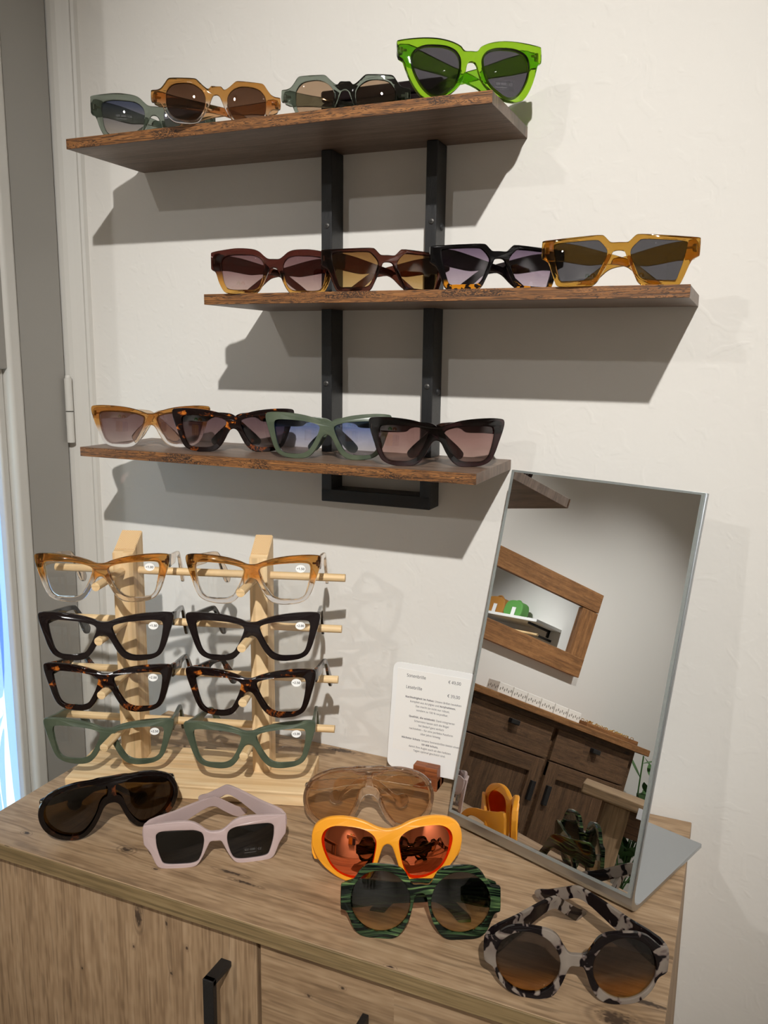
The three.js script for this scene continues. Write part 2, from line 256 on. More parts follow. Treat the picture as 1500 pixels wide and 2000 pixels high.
// ---------------------------------------------------------------- eyewear: outlines (millimetres, right half from the top of the bridge round to the nose arch)
const OUT = {
  cat: { o: [[0, 46.5], [5, 47], [12, 50], [25, 54], [40, 56.5], [57, 57.6], [67, 57.2], [71.3, 56], [72.6, 53], [71.6, 45], [67, 29], [62.5, 15], [58, 7], [51, 2.5], [41, 0.3], [30, 0], [21, 2.5], [14.5, 9], [9.5, 18], [5.5, 26.5], [3, 29.5], [0, 30.5]], l: [[7.2, 39.4], [9, 42.6], [13, 44.8], [24, 47.6], [40.5, 49.2], [56, 49.4], [61, 48], [62.7, 44], [62.2, 36], [59.7, 22.5], [56, 11.5], [50.5, 6.4], [39, 5], [28.3, 5.6], [20.7, 9.7], [15.3, 17.7], [10, 29]] },
  square: { o: [[0, 41], [6.5, 41.3], [11, 44.5], [16, 49], [22, 51.7], [34, 53], [43, 53], [56, 51.3], [69.5, 48.7], [72, 47.5], [72.2, 45], [72.2, 31], [72, 29], [70.5, 27.2], [67.3, 25.3], [63, 13], [58, 3.5], [55, 1], [50, 0], [22, 0], [18.5, 1.5], [14, 7], [9, 18], [5, 27.5], [3, 30], [0, 30.8]], l: [[58, 41], [54, 43.4], [44.6, 45], [33, 45], [23, 44.4], [15.5, 41], [11.6, 34.5], [12.4, 21], [17, 8.5], [22, 5.2], [34, 4.8], [46.6, 4.8], [53, 6.6], [56.8, 12.7], [59, 26], [60, 35]] },
  angular: { o: [[0, 39.3], [7.5, 39.3], [9.2, 40.3], [14.5, 45.3], [16.5, 46], [40, 45], [60, 43.6], [71, 42.7], [72.2, 42.2], [72.4, 41], [72.4, 28], [72, 26.5], [67.5, 24], [65.3, 21.5], [59, 6], [56.6, 1.5], [54, 0.3], [30, 0], [23, 0.3], [19, 3], [15, 10], [10, 20], [7, 27], [5.5, 30.3], [3.5, 31.6], [0, 32]], l: [[61, 37], [60.3, 39], [57, 40], [40, 41], [22.5, 41.6], [19.5, 41.2], [16.3, 38.8], [12, 34], [10.7, 31], [10.9, 28], [16.4, 15], [20, 8.8], [24, 6.2], [30, 5.6], [46.6, 5], [51.5, 5], [53.6, 6.6], [54.6, 9.5], [58, 21]] },
  hex: { o: [[0, 42.3], [5.2, 42.3], [6.4, 41.4], [8, 39.5], [9.5, 39.3], [14, 42.5], [20.5, 48.7], [22.5, 49.7], [26, 50], [47, 49.7], [50.5, 49.2], [52.5, 47.8], [56.5, 42], [60, 38], [64, 36.2], [69, 35.8], [70, 35.2], [70.2, 34], [70.2, 24], [69.5, 22.8], [62.5, 22], [60, 20.8], [58, 18], [55, 11], [50, 4], [44.5, 0.6], [38, 0], [24, 0], [19.5, 2], [14, 10], [8.5, 19.5], [5, 28.5], [3, 32], [0, 33.2]], l: [[54, 28], [53.4, 34], [47.4, 41.7], [37, 44.4], [25.7, 43.6], [16.5, 38.2], [12, 30], [13, 19], [17.5, 9.5], [22.6, 5], [34, 4], [44, 5.6], [50.4, 10.7], [53.5, 19]] },
  bold: { o: [[0, 51], [5.5, 51], [7.5, 52.6], [9.5, 55.5], [18, 60], [30, 62.8], [42, 63.3], [55, 62.3], [69.5, 59.8], [71, 59], [71.2, 57], [70.7, 43.5], [70, 42], [67.3, 40.5], [66.3, 38], [63.5, 28], [58, 14], [51, 3.5], [45, 0.3], [40, 0], [33, 0.8], [25, 4.5], [16, 11.5], [9.5, 20], [6.5, 29], [4.5, 37], [2.5, 39.7], [0, 40.3]], l: [[11, 43.8], [15, 50.8], [22.7, 54.9], [34.8, 56], [47, 54.7], [55.3, 49.6], [58, 43], [57.5, 31.8], [53.6, 20], [47, 9.5], [40.4, 4.3], [33.7, 3.6], [26, 8], [17, 16.3], [12.7, 26], [10.8, 36]] },
  rect: { o: [[0, 37], [5, 37.3], [10, 40], [17, 46], [23, 49], [32, 50.3], [50, 49.5], [68, 47.6], [70.6, 47], [71.2, 45.5], [71.2, 28.5], [70.8, 26.5], [69.5, 24.5], [65, 18], [60, 6], [57, 1.8], [52, 0], [24, 0], [19, 2], [14.5, 8], [9, 19], [6, 25.3], [4.5, 26.5], [0, 26.7]], l: [[58.8, 31.7], [58.3, 37], [55, 39.7], [45.7, 40.6], [30, 40.4], [19.4, 39.6], [13.5, 36.5], [11.6, 31], [11.8, 25], [15, 12], [18, 6.6], [23, 4.5], [36, 4.2], [48.8, 4.7], [52.5, 6.3], [54.6, 11], [57.8, 22.5]] },
  shield: { o: [[0, 66], [12, 66], [15, 65.6], [17.5, 65], [34, 64], [48, 60], [60, 53], [67, 42.5], [69.5, 33], [68.5, 23], [63, 12], [52, 3.5], [42, 0.5], [34, 0], [26, 2.5], [18.5, 10], [13, 19.5], [9.5, 28], [7, 33], [4, 35.6], [0, 36.4]], l: [[3.8, 57.6], [10, 57.8], [13.5, 58.8], [17.5, 61], [34, 60], [47, 56.5], [57.5, 50], [63.5, 41], [65.5, 33], [64.5, 24], [59.5, 14.5], [50, 7], [41, 4.2], [34, 3.8], [28, 6], [22, 12.5], [16.5, 21.5], [13, 30], [10.5, 38], [7, 43], [3.8, 44.6]] },
  wrap: { o: [[0, 55], [9, 57], [21, 63], [34, 66.5], [48, 66.5], [58, 63.5], [66, 57], [69.5, 48], [69.5, 35], [66, 25], [58, 14], [47, 5.5], [38, 1.5], [29, 0], [21.5, 0.5], [16, 5], [11, 15], [7, 28], [4, 37], [2, 39], [0, 39.7]], l: [[8.8, 43], [12, 50], [21.5, 56.3], [37, 59], [51, 58], [59.5, 51.8], [62.3, 42.5], [59, 27.5], [51.5, 13.5], [41, 5.8], [29, 2.9], [19.5, 4.2], [13.8, 14], [10.3, 28]] },
  octo: { o: [[0, 50.5], [7.5, 50.5], [10.5, 54], [15.5, 62], [20, 65.5], [25, 67], [43, 67.8], [51, 66.3], [57, 61.5], [61.5, 54.5], [66.5, 49.5], [72.5, 48.4], [74.6, 47.4], [74.9, 45], [74.9, 27], [74.5, 25], [73, 24.2], [70, 23.3], [66.5, 17], [62.5, 8], [56.5, 2.6], [49, 0.3], [40, 0], [27, 0], [19.5, 4], [12.5, 14], [8, 27], [5.5, 38], [3.5, 41.5], [0, 42.3]], c: [37.5, 34, 27.8] },
  round: { o: [[0, 40], [6, 40.5], [11, 47], [16, 54.5], [22, 58], [30, 59.3], [44, 59.3], [54, 56.5], [61, 51], [66, 46.8], [71.5, 45.5], [72.6, 44], [72.6, 27], [72, 25.5], [70.5, 24], [65.5, 21], [61, 12], [54, 4.5], [46, 0.8], [38, 0], [25, 0.8], [17, 5], [11, 15], [6.5, 27], [4.5, 30], [0, 30.2]], c: [38, 29.6, 25.2] },
};
for (const k of ['octo', 'round']) { const [cx, cy, r] = OUT[k].c; OUT[k].l = Array.from({ length: 20 }, (_, i) => [cx + r * Math.cos(i / 20 * 6.28318), cy + r * Math.sin(i / 20 * 6.28318)]); }
// temple side profiles: length from the hinge, height from the hinge centre
const TEMPLE = {
  cat: [[0, 6], [20, 6], [45, 5.5], [60, 5], [70, 3.4], [78, -2], [90, -13], [103, -25], [107, -31], [104, -36.5], [97, -36], [91, -31], [80, -15], [73, -5], [65, -1.6], [50, -1.0], [44, -2.5], [40, -5.6], [36, -6.4], [20, -6.5], [0, -6]],
  wide: [[0, 8.5], [12, 8.2], [30, 5.6], [52, 0], [70, -5], [79, -8], [95, -19], [111, -32], [112, -34.5], [107, -35], [90, -25.5], [78, -15.5], [70, -13], [55, -12], [42, -13.2], [30, -11.8], [15, -9.5], [0, -8.5]],
  slim: [[0, 6], [30, 3.6], [60, -0.6], [85, -4.6], [100, -10], [113, -20], [113, -24.5], [108, -24], [95, -17.5], [80, -12.6], [60, -9.6], [30, -8], [0, -6.5]],
  plain: [[0, 7], [60, 5.5], [90, 3.5], [104, -2], [124, -17], [124, -22.5], [119, -22], [104, -13], [90, -7], [60, -6], [0, -7]],
  thin: [[0, 3.5], [60, 4], [74, 2], [86, -7], [97, -16], [103, -15.2], [108.5, -18], [110, -23.5], [107, -29], [101, -30.5], [96, -27], [94.5, -21], [84, -12], [72, -3.6], [60, -1.6], [0, -3.5]],
  broad: [[0, 10.5], [40, 9.8], [80, 8], [98, 5], [112, -1], [132, -12], [134, -17], [129, -20], [110, -11.5], [98, -5], [80, -2.5], [40, -7.6], [0, -10.5]],
  drop: [[0, 10.5], [40, 9.6], [80, 7], [92, 4.5], [102, -3], [122, -19], [134, -27], [135, -31], [130, -34.5], [118, -29.5], [100, -15], [90, -6.5], [80, -3.5], [40, -7.6], [0, -10.5]],
  wrap: [[0, 17], [22, 15], [55, 11], [95, 8], [118, 2], [133, -8], [132, -13], [126, -13.5], [112, -6], [95, -2.5], [60, -4.5], [28, -12], [0, -18]],
  band: [[0, 11], [50, 9], [82, 6.5], [96, 0.5], [110, -14], [122, -26], [121, -32], [112, -31.5], [100, -19], [88, -11], [70, -10.5], [40, -10.5], [0, -11]],
};
const V2 = (a) => a.map(([x, y]) => new THREE.Vector2(x, y));
const smooth = (pts, n) => { const c = new THREE.CatmullRomCurve3(pts.map(([x, y]) => new THREE.Vector3(x, y, 0)), true, 'centripetal'); const a = []; for (let i = 0; i < n; i++) { const p = c.getPoint(i / n); a.push([p.x, p.y]); } return a; };
const geoCache = {};
function frontGeo(kind, sx, sy, k, depth = 4.4, bevel = 1.0, lk = 2.4, lz = 0) {
  const key = [kind, sx, sy, k, lk].join(); if (geoCache[key]) return geoCache[key];
  const { o, l } = OUT[kind], r = o.map(([x, y]) => [x * sx, y * sy]), left = r.slice(1, -1).reverse().map(([x, y]) => [-x, y]);
  const full = smooth([...r, ...left], (r.length + left.length) * 4), W = Math.max(...r.map((p) => p[0])), H = Math.max(...r.map((p) => p[1]));
  const lr = smooth(l.map(([x, y]) => [x * sx, y * sy]), l.length * 4), ll = lr.map(([x, y]) => [-x, y]).reverse();
  const sh = new THREE.Shape(V2(full)); sh.holes.push(new THREE.Path(V2(lr)), new THREE.Path(V2(ll)));
  const mk = (s, d, b, z0) => {
    let g = new THREE.ExtrudeGeometry(s, { depth: d - 2 * b, bevelEnabled: b > 0, bevelThickness: b, bevelSize: b, bevelOffset: -b, bevelSegments: 3, curveSegments: 4 });
    g.translate(0, 0, z0 - (d - b)); g.scale(1e-3, 1e-3, 1e-3);
    const p = g.attributes.position; for (let i = 0; i < p.count; i++) p.setZ(i, p.getZ(i) - k * p.getX(i) ** 2);
    g.deleteAttribute('uv'); g.deleteAttribute('normal'); g.computeVertexNormals(); g = toCreasedNormals(g, 0.7);
    const q = g.attributes.position, uv = new Float32Array(q.count * 2);
    for (let i = 0; i < q.count; i++) { uv[2 * i] = (q.getX(i) + 0.1) / 0.2; uv[2 * i + 1] = q.getY(i) / (H * 1e-3); }
    g.setAttribute('uv', new THREE.BufferAttribute(uv, 2)); return g;
  };
  const grow = (pts, d) => { const cx = pts.reduce((a, p) => a + p[0], 0) / pts.length, cy = pts.reduce((a, p) => a + p[1], 0) / pts.length; return pts.map(([x, y]) => { const L = Math.hypot(x - cx, y - cy); return [x + (x - cx) / L * d, y + (y - cy) / L * d]; }); };
  const lens = (pts) => {          // domed lens, 1.6 mm thick
    const b = grow(pts, 0.4), n = b.length, R = 7, cx = b.reduce((a, p) => a + p[0], 0) / n, cy = b.reduce((a, p) => a + p[1], 0) / n, P = [], uv = [], I = [];
    const Z = (x, y) => -k * (x * 1e-3) ** 2 - lk * (((x - cx) * 1e-3) ** 2 + ((y - cy) * 1e-3) ** 2) - depth * 0.2e-3 + lz * 1e-3;
    for (const dz of [0, -0.0016]) { for (let r = 0; r <= R; r++) for (let i = 0; i < n; i++) { const t = r / R, x = cx + (b[i][0] - cx) * t, y = cy + (b[i][1] - cy) * t; P.push(x * 1e-3, y * 1e-3, Z(x, y) + dz); uv.push((x * 1e-3 + 0.1) / 0.2, y / H); } }
    const off = (R + 1) * n, ccw = pts === lr ? -1 : 1; let area = 0; for (let i = 0; i < n; i++) { const j = (i + 1) % n; area += b[i][0] * b[j][1] - b[j][0] * b[i][1]; }
    for (let r = 0; r < R; r++) for (let i = 0; i < n; i++) { const j = (i + 1) % n, a = r * n + i, c = r * n + j, d = a + n, e = c + n, q = area > 0 ? [a, d, e, a, e, c] : [a, e, d, a, c, e]; I.push(...q); I.push(...[q[0], q[2], q[1], q[3], q[5], q[4]].map((w) => w + off)); }
    for (let i = 0; i < n; i++) { const j = (i + 1) % n, a = R * n + i, c = R * n + j, q = [a, a + off, c + off, a, c + off, c]; I.push(...(area > 0 ? q : [q[0], q[2], q[1], q[3], q[5], q[4]])); }
    const g = new THREE.BufferGeometry(); g.setAttribute('position', new THREE.Float32BufferAttribute(P, 3)); g.setAttribute('uv', new THREE.Float32BufferAttribute(uv, 2)); g.setIndex(I);
    const nor = new Float32Array(P.length); const N = new THREE.Vector3(); for (let v = 0; v < P.length / 3; v++) { const x = P[3 * v], y = P[3 * v + 1], sg = v < off ? 1 : -1; N.set(2 * k * x + 2 * lk * (x - cx * 1e-3), 2 * lk * (y - cy * 1e-3), 1).normalize().multiplyScalar(sg); nor.set([N.x, N.y, N.z], 3 * v); }
    g.setAttribute('normal', new THREE.BufferAttribute(nor, 3)); return g;
  };
  return geoCache[key] = { frame: mk(sh, depth, bevel, 0), lens: [lens(ll), lens(lr)], W, H };
}
function templeGeo(kind, s, thick = 3.4) {
  const key = 't' + kind + s; if (geoCache[key]) return geoCache[key];
  const pts = TEMPLE[kind].map(([x, y]) => [x * s, y * s]), sh = new THREE.Shape(V2(smooth(pts, pts.length * 4)));
  let g = new THREE.ExtrudeGeometry(sh, { depth: thick - 1.6, bevelEnabled: true, bevelThickness: 0.8, bevelSize: 0.8, bevelOffset: -0.8, bevelSegments: 2 });
  g.translate(0, 0, -(thick - 1.6) / 2); g.scale(1e-3, 1e-3, 1e-3); g.deleteAttribute('uv'); g.deleteAttribute('normal'); g.computeVertexNormals(); g = toCreasedNormals(g, 0.7);
  const q = g.attributes.position, uv = new Float32Array(q.count * 2); for (let i = 0; i < q.count; i++) { uv[2 * i] = q.getX(i) / 0.2 + 0.21; uv[2 * i + 1] = q.getY(i) / 0.055 + 0.3; }
  g.setAttribute('uv', new THREE.BufferAttribute(uv, 2)); return geoCache[key] = g;
}
// --- eyewear materials. T = share of light let through the whole thickness (linear); dyed tint graded from bottom to top
const enc = (x) => 255 * (x <= 0.0031308 ? 12.92 * x : 1.055 * Math.pow(x, 1 / 2.4) - 0.055);
const ramp = (stops, v) => { let a = stops[0], b = stops[stops.length - 1]; if (v <= a[0]) return a.slice(1); if (v >= b[0]) return b.slice(1); for (let i = 0; i + 1 < stops.length; i++) if (v <= stops[i + 1][0]) { const t = (v - stops[i][0]) / (stops[i + 1][0] - stops[i][0]); return mix3(stops[i].slice(1), stops[i + 1].slice(1), t); } };
const gradTex = (stops, e = 0.5) => tex(4, 128, (u, v) => ramp(stops, v).map((x) => enc(Math.pow(x, e))), true, false);
const tint = (T) => new THREE.Color().setRGB(...T.map(Math.sqrt));
const LENS = (stops) => Array.isArray(stops[0]) ? M({ map: gradTex(stops), transmission: 1, thickness: 0, roughness: 0, ior: 1.5 }) : M({ color: tint(stops), transmission: 1, thickness: 0, roughness: 0, ior: 1.5 });
const CRYSTAL = (stops) => Array.isArray(stops[0]) ? M({ map: gradTex(stops, 1), transmission: 1, thickness: 0.004, roughness: 0.02, ior: 1.49 }) : M({ color: new THREE.Color().setRGB(...stops), transmission: 1, thickness: 0.004, roughness: 0.02, ior: 1.49 });
const GLOSS = (o) => M({ roughness: 0.08, specularIntensity: 0.6, ...o });
const tTort = tex(1024, 512, (u, v) => { const x = u * 38, y = v * 10; let n = fbm(x * 0.9 + 1.5 * noise(x, y, 3), y * 0.9, 201, 4); const m = sstep(0.58, 0.72, n), h = sstep(0.68, 0.82, n); let c = mix3([20, 10, 9], [104, 48, 16], m); return mix3(c, [190, 112, 40], h * 0.9); });
const tMarble = tex(512, 256, (u, v) => { const x = u * 26, y = v * 7; const n = fbm(x * 0.85 + 1.2 * noise(x * 0.8, y * 0.8, 13), y * 0.85, 301, 3); const b = sstep(0.50, 0.535, n), e = sstep(0.45, 0.50, n) * (1 - b); let c = mix3([150, 140, 128], [112, 100, 92], fbm(x * 0.7, y * 0.7, 311, 2)); c = mix3(c, [74, 58, 58], e * 0.5); return mix3(c, [18, 13, 15], b); });
const tStripe = tex(512, 512, (u, v) => { const y = v * 6 + 0.5 * (noise(u * 9, v * 5, 3) - 0.5); const n = fbm(u * 7, y * 7.5, 401, 3); let c = mix3([9, 16, 12], [58, 80, 50], sstep(0.36, 0.66, n)); return mix3(c, [120, 146, 88], sstep(0.68, 0.82, n) * 0.8); });
const tJade = tex(256, 128, (u, v) => mix3([64, 74, 60], [94, 102, 82], fbm(u * 14, v * 4, 501, 3)));
const tTortDark = tex(512, 256, (u, v) => { const n = fbm(u * 19, v * 5, 221, 4); return mix3([15, 9, 8], [92, 46, 22], sstep(0.63, 0.78, n)); });
const mTortDark = GLOSS({ map: tTortDark });
const mTort = GLOSS({ map: tTort }), mStripe = GLOSS({ map: tStripe }), mMarble = GLOSS({ map: tMarble }), mJade = GLOSS({ map: tJade, roughness: 0.3 });
const mBlackAc = GLOSS({ color: new THREE.Color().setRGB(0.012, 0.008, 0.008) });
const mPink = M({ color: new THREE.Color().setRGB(0.48, 0.365, 0.35), roughness: 0.24 });
const mYellow = M({ color: new THREE.Color().setRGB(0.90, 0.36, 0.018), roughness: 0.42 });
const mAmberClear = CRYSTAL([[0, 0.88, 0.86, 0.88], [0.38, 0.86, 0.82, 0.78], [0.55, 0.66, 0.34, 0.10], [1, 0.56, 0.27, 0.065]]);
const mAmberT = CRYSTAL([0.70, 0.42, 0.22]), mAmberPaleT = CRYSTAL([0.80, 0.62, 0.46]);
const mDarkAmber = CRYSTAL([[0, 0.78, 0.46, 0.12], [0.25, 0.66, 0.32, 0.06], [0.5, 0.09, 0.022, 0.016], [1, 0.10, 0.022, 0.016]]);
const mDarkBrown = CRYSTAL([0.10, 0.028, 0.018]), mOchre = CRYSTAL([0.56, 0.31, 0.055]), mGreyGreen = CRYSTAL([0.27, 0.315, 0.27]), mLime = CRYSTAL([0.34, 0.64, 0.025]), mLimeT = CRYSTAL([0.28, 0.6, 0.035]);
const mPlum = CRYSTAL([0.035, 0.012, 0.014]), mClearPeach = CRYSTAL([0.92, 0.84, 0.78]);
const tHavBottom = tex(512, 256, (u, v) => { const n = fbm(u * 60, v * 13, 601, 2); const low = sstep(0.24, 0.12, v); let c = mix3([8, 7, 8], mix3([176, 112, 26], [24, 13, 8], sstep(0.47, 0.54, n)), low); return c; });
const mHavBottom = GLOSS({ map: tHavBottom });
const ink = (w, h, draw) => { const c = document.createElement('canvas'); c.width = w; c.height = h; draw(c.getContext('2d'), w, h); const t = new THREE.CanvasTexture(c); t.colorSpace = THREE.SRGBColorSpace; return t; };
const stickers = {};
function sticker(text) {
  return stickers[text] ??= M({ roughness: 0.5, map: ink(256, 192, (g, w, h) => { g.fillStyle = '#f2f1ee'; g.fillRect(0, 0, w, h); g.fillStyle = '#1c1c22'; g.font = 'bold 76px sans-serif'; g.textAlign = 'center'; g.textBaseline = 'middle'; g.fillText(text, w / 2, h / 2); }) });
}
const printMat = M({ transparent: true, roughness: 0.4, color: new THREE.Color().setRGB(0.6, 0.6, 0.62), alphaMap: (() => { const t = ink(256, 128, (g, w, h) => { g.fillStyle = '#000'; g.fillRect(0, 0, w, h); g.fillStyle = '#242424'; g.strokeStyle = '#242424'; g.font = 'bold 44px sans-serif'; g.fillText('UV 400', 10, 54); g.fillText('CE', 186, 60); g.fillRect(10, 78, 150, 8); g.strokeRect(3, 8, 165, 100); }); t.colorSpace = THREE.NoColorSpace; return t; })() });

function eyewear(o) {
  const { kind, sx, sy, pos, yaw, tilt = -5, roll = 0, k = 1, frame, lens, temple, tk, hy, fold = [6, 9], droop = [0, 0], group, label, depth, pivot = 0, hinge = true, back = [-7.5, -12.5] } = o;
  const G = frontGeo(kind, sx, sy, k, depth, o.bevel, o.lk, o.lz), g = thing(o.name ?? 'sunglasses', label, o.category ?? 'sunglasses', pos, 0, group), R = Math.PI / 180;
  g.rotation.set(tilt * R, yaw * R, roll * R, 'YXZ');
  const P = [pivot * 1e-3, 0, 0];
  part('frame_front', G.frame, frame, g, P);
  const lenses = [0, 1].map((i) => part('lens', G.lens[i], lens, g, P));
  const ts = (sx + sy) / 2, tg = templeGeo(tk, o.tscale ?? ts), hx = (G.W - (o.inset ?? 3.2)) * 1e-3;
  [-1, 1].forEach((s, i) => {
    const zz = back[i] * 1e-3 - k * hx * hx, ph = fold[i] * R;
    const t = part('temple', tg, temple, g, [s * hx + P[0], hy * sy * 1e-3, zz]);
    t.rotation.set(0, s < 0 ? ph : Math.PI - ph, -droop[i] * R, 'YXZ');
    if (hinge) { const h = part('hinge', mergeGeometries([rbox(0.0035, 0.006, 0.0045, 0.0006), at(rbox(0.005, 0.002, 0.0016, 0.0004), s * -0.003, 0, 0.0016)]), mMetal, g, [s * (hx - 0.0012) + P[0], hy * sy * 1e-3, -0.0066 - k * hx * hx]); h.rotation.y = 0; }
  });
  if (o.sticker) {
    const c = OUT[kind].l, sg = new THREE.CylinderGeometry(0.0047, 0.0047, 0.0002, 28); sg.rotateX(Math.PI / 2); sg.scale(1.12, 0.9, 1);
    const p = sg.attributes.position, uv = new Float32Array(p.count * 2); for (let i = 0; i < p.count; i++) { uv[2 * i] = p.getX(i) / 0.0112 + 0.5; uv[2 * i + 1] = p.getY(i) / 0.009 + 0.5; } sg.setAttribute('uv', new THREE.BufferAttribute(uv, 2));
    part('strength_sticker', sg, sticker(o.sticker), lenses[1], [0.0515 * sx, 0.0415 * sy, -0.00088 - k * (0.0515 * sx) ** 2 - 2.4 * ((0.0155 * sx) ** 2 + (0.0135 * sy) ** 2) + 0.00035], [-0.065, 0.19, -0.06]);
  }
  if (o.print) part('lens_print', new THREE.PlaneGeometry(0.019, 0.0095), printMat, lenses[o.print[2] ?? 1], [o.print[0] * 1e-3, o.print[1] * 1e-3, -0.00088 - k * (o.print[0] * 1e-3) ** 2 + (o.print[3] ?? 0) * 1e-3 + 0.0002], [o.print[4] ?? 0, 2 * k * o.print[0] * 1e-3, 0]);
  return g;
}
// --- top board
const Y1 = 1.55, Y2 = 1.376, Y3 = 1.1995, YC = 0.8093, GT = 'sunglasses on the top shelf board', GM = 'sunglasses on the middle shelf board', GB = 'sunglasses on the bottom shelf board';
eyewear({ kind: 'square', sx: 0.956, sy: 0.95, pos: [0.0887, Y1, 0.0880], yaw: 39, frame: mGreyGreen, temple: mGreyGreen, tk: 'wide', hy: 37, lens: LENS([[0, 0.55, 0.50, 0.44], [0.35, 0.36, 0.34, 0.34], [0.75, 0.10, 0.12, 0.20], [1, 0.07, 0.09, 0.17]]), group: GT, print: [-33, 24, 0, -0.05, 0], label: 'grey green crystal square sunglasses with blue gradient lenses, leftmost on the top board' });
eyewear({ kind: 'hex', sx: 0.957, sy: 0.915, pos: [0.1973, Y1, 0.1243], yaw: 32.7, frame: mAmberClear, temple: mAmberT, tk: 'slim', hy: 29, lens: LENS([[0, 0.30, 0.20, 0.15], [0.4, 0.16, 0.08, 0.045], [1, 0.09, 0.04, 0.022]]), group: GT, label: 'amber to clear crystal sunglasses with geometric keyhole frame on the top board' });
eyewear({ kind: 'hex', sx: 0.955, sy: 0.915, pos: [0.3302, Y1, 0.0907], yaw: 18.4, frame: mGreyGreen, temple: mGreyGreen, tk: 'slim', hy: 29, lens: LENS([0.50, 0.36, 0.25]), group: GT, label: 'grey green crystal geometric sunglasses with tan lenses on the top board' });
eyewear({ kind: 'bold', sx: 1.0, sy: 0.9, pos: [0.4384, Y1, 0.1278], yaw: 34.6, tilt: -8, roll: 2.1, pivot: 42, k: 0.4, frame: mLime, temple: mLimeT, tk: 'plain', hy: 51, droop: [10, 7], fold: [14, 19], lens: LENS([0.11, 0.105, 0.125]), group: GT, print: [32, 15, 1, -0.45, 0.06], label: 'bright lime green crystal sunglasses overhanging the right end of the top board' });
// --- middle board
eyewear({ kind: 'square', sx: 0.928, sy: 0.893, pos: [0.2610, Y2, 0.1196], yaw: 25.2, frame: mDarkAmber, temple: mDarkBrown, tk: 'wide', hy: 38, lens: LENS([[0, 0.66, 0.50, 0.46], [0.5, 0.30, 0.18, 0.19], [1, 0.16, 0.08, 0.09]]), group: GM, label: 'dark brown square sunglasses fading to amber rims, leftmost on the middle board' });
eyewear({ kind: 'angular', sx: 0.943, sy: 0.965, pos: [0.3875, Y2, 0.1038], yaw: 38.2, frame: mDarkBrown, temple: mDarkBrown, tk: 'wide', hy: 34.5, lens: LENS([[0, 0.70, 0.50, 0.22], [0.5, 0.42, 0.25, 0.09], [1, 0.22, 0.10, 0.035]]), group: GM, label: 'dark brown angular sunglasses with honey brown gradient lenses on the middle board' });
eyewear({ kind: 'angular', sx: 0.935, sy: 0.945, pos: [0.5059, Y2, 0.1076], yaw: 34.7, frame: mHavBottom, temple: mBlackAc, tk: 'wide', hy: 34.5, lens: LENS([[0, 0.66, 0.58, 0.66], [0.5, 0.36, 0.28, 0.38], [1, 0.13, 0.09, 0.16]]), group: GM, label: 'black angular sunglasses with tortoise lower rims and violet gradient lenses' });
eyewear({ kind: 'angular', sx: 0.937, sy: 0.963, pos: [0.6201, Y2, 0.1338], yaw: 7.5, frame: mOchre, temple: mOchre, tk: 'wide', hy: 34.5, lens: LENS([0.115, 0.115, 0.13]), group: GM, label: 'ochre crystal angular sunglasses with grey lenses, rightmost on the middle board' });
// --- bottom board
const cat = (o) => eyewear({ kind: 'cat', sx: 0.975, sy: 0.885, tilt: -4, tk: 'cat', hy: 46.5, fold: [9, 13], ...o });
cat({ pos: [0.0730, Y3, 0.0960], yaw: 30, frame: mAmberClear, temple: mAmberPaleT, lens: LENS([[0, 0.50, 0.40, 0.38], [0.5, 0.24, 0.15, 0.15], [1, 0.14, 0.085, 0.085]]), group: GB, label: 'amber to clear cat eye sunglasses, leftmost on the bottom board' });
cat({ pos: [0.1864, Y3, 0.0885], yaw: 29.4, frame: mTort, temple: mTort, lens: LENS([[0, 0.46, 0.36, 0.34], [0.5, 0.22, 0.14, 0.15], [1, 0.09, 0.055, 0.075]]), group: GB, label: 'tortoiseshell cat eye sunglasses with brown gradient lenses on the bottom board' });
cat({ pos: [0.3143, Y3, 0.1004], yaw: 15.8, frame: mJade, temple: mJade, lens: LENS([[0, 0.66, 0.60, 0.56], [0.35, 0.50, 0.50, 0.62], [0.7, 0.16, 0.22, 0.46], [1, 0.07, 0.11, 0.27]]), group: GB, label: 'jade green cat eye sunglasses with blue gradient lenses on the bottom board' });
cat({ pos: [0.4428, Y3, 0.1009], yaw: 23.2, frame: mPlum, temple: mPlum, lens: LENS([[0, 0.58, 0.42, 0.37], [0.5, 0.38, 0.23, 0.21], [1, 0.16, 0.08, 0.08]]), group: GB, label: 'very dark plum cat eye sunglasses, rightmost on the bottom board' });

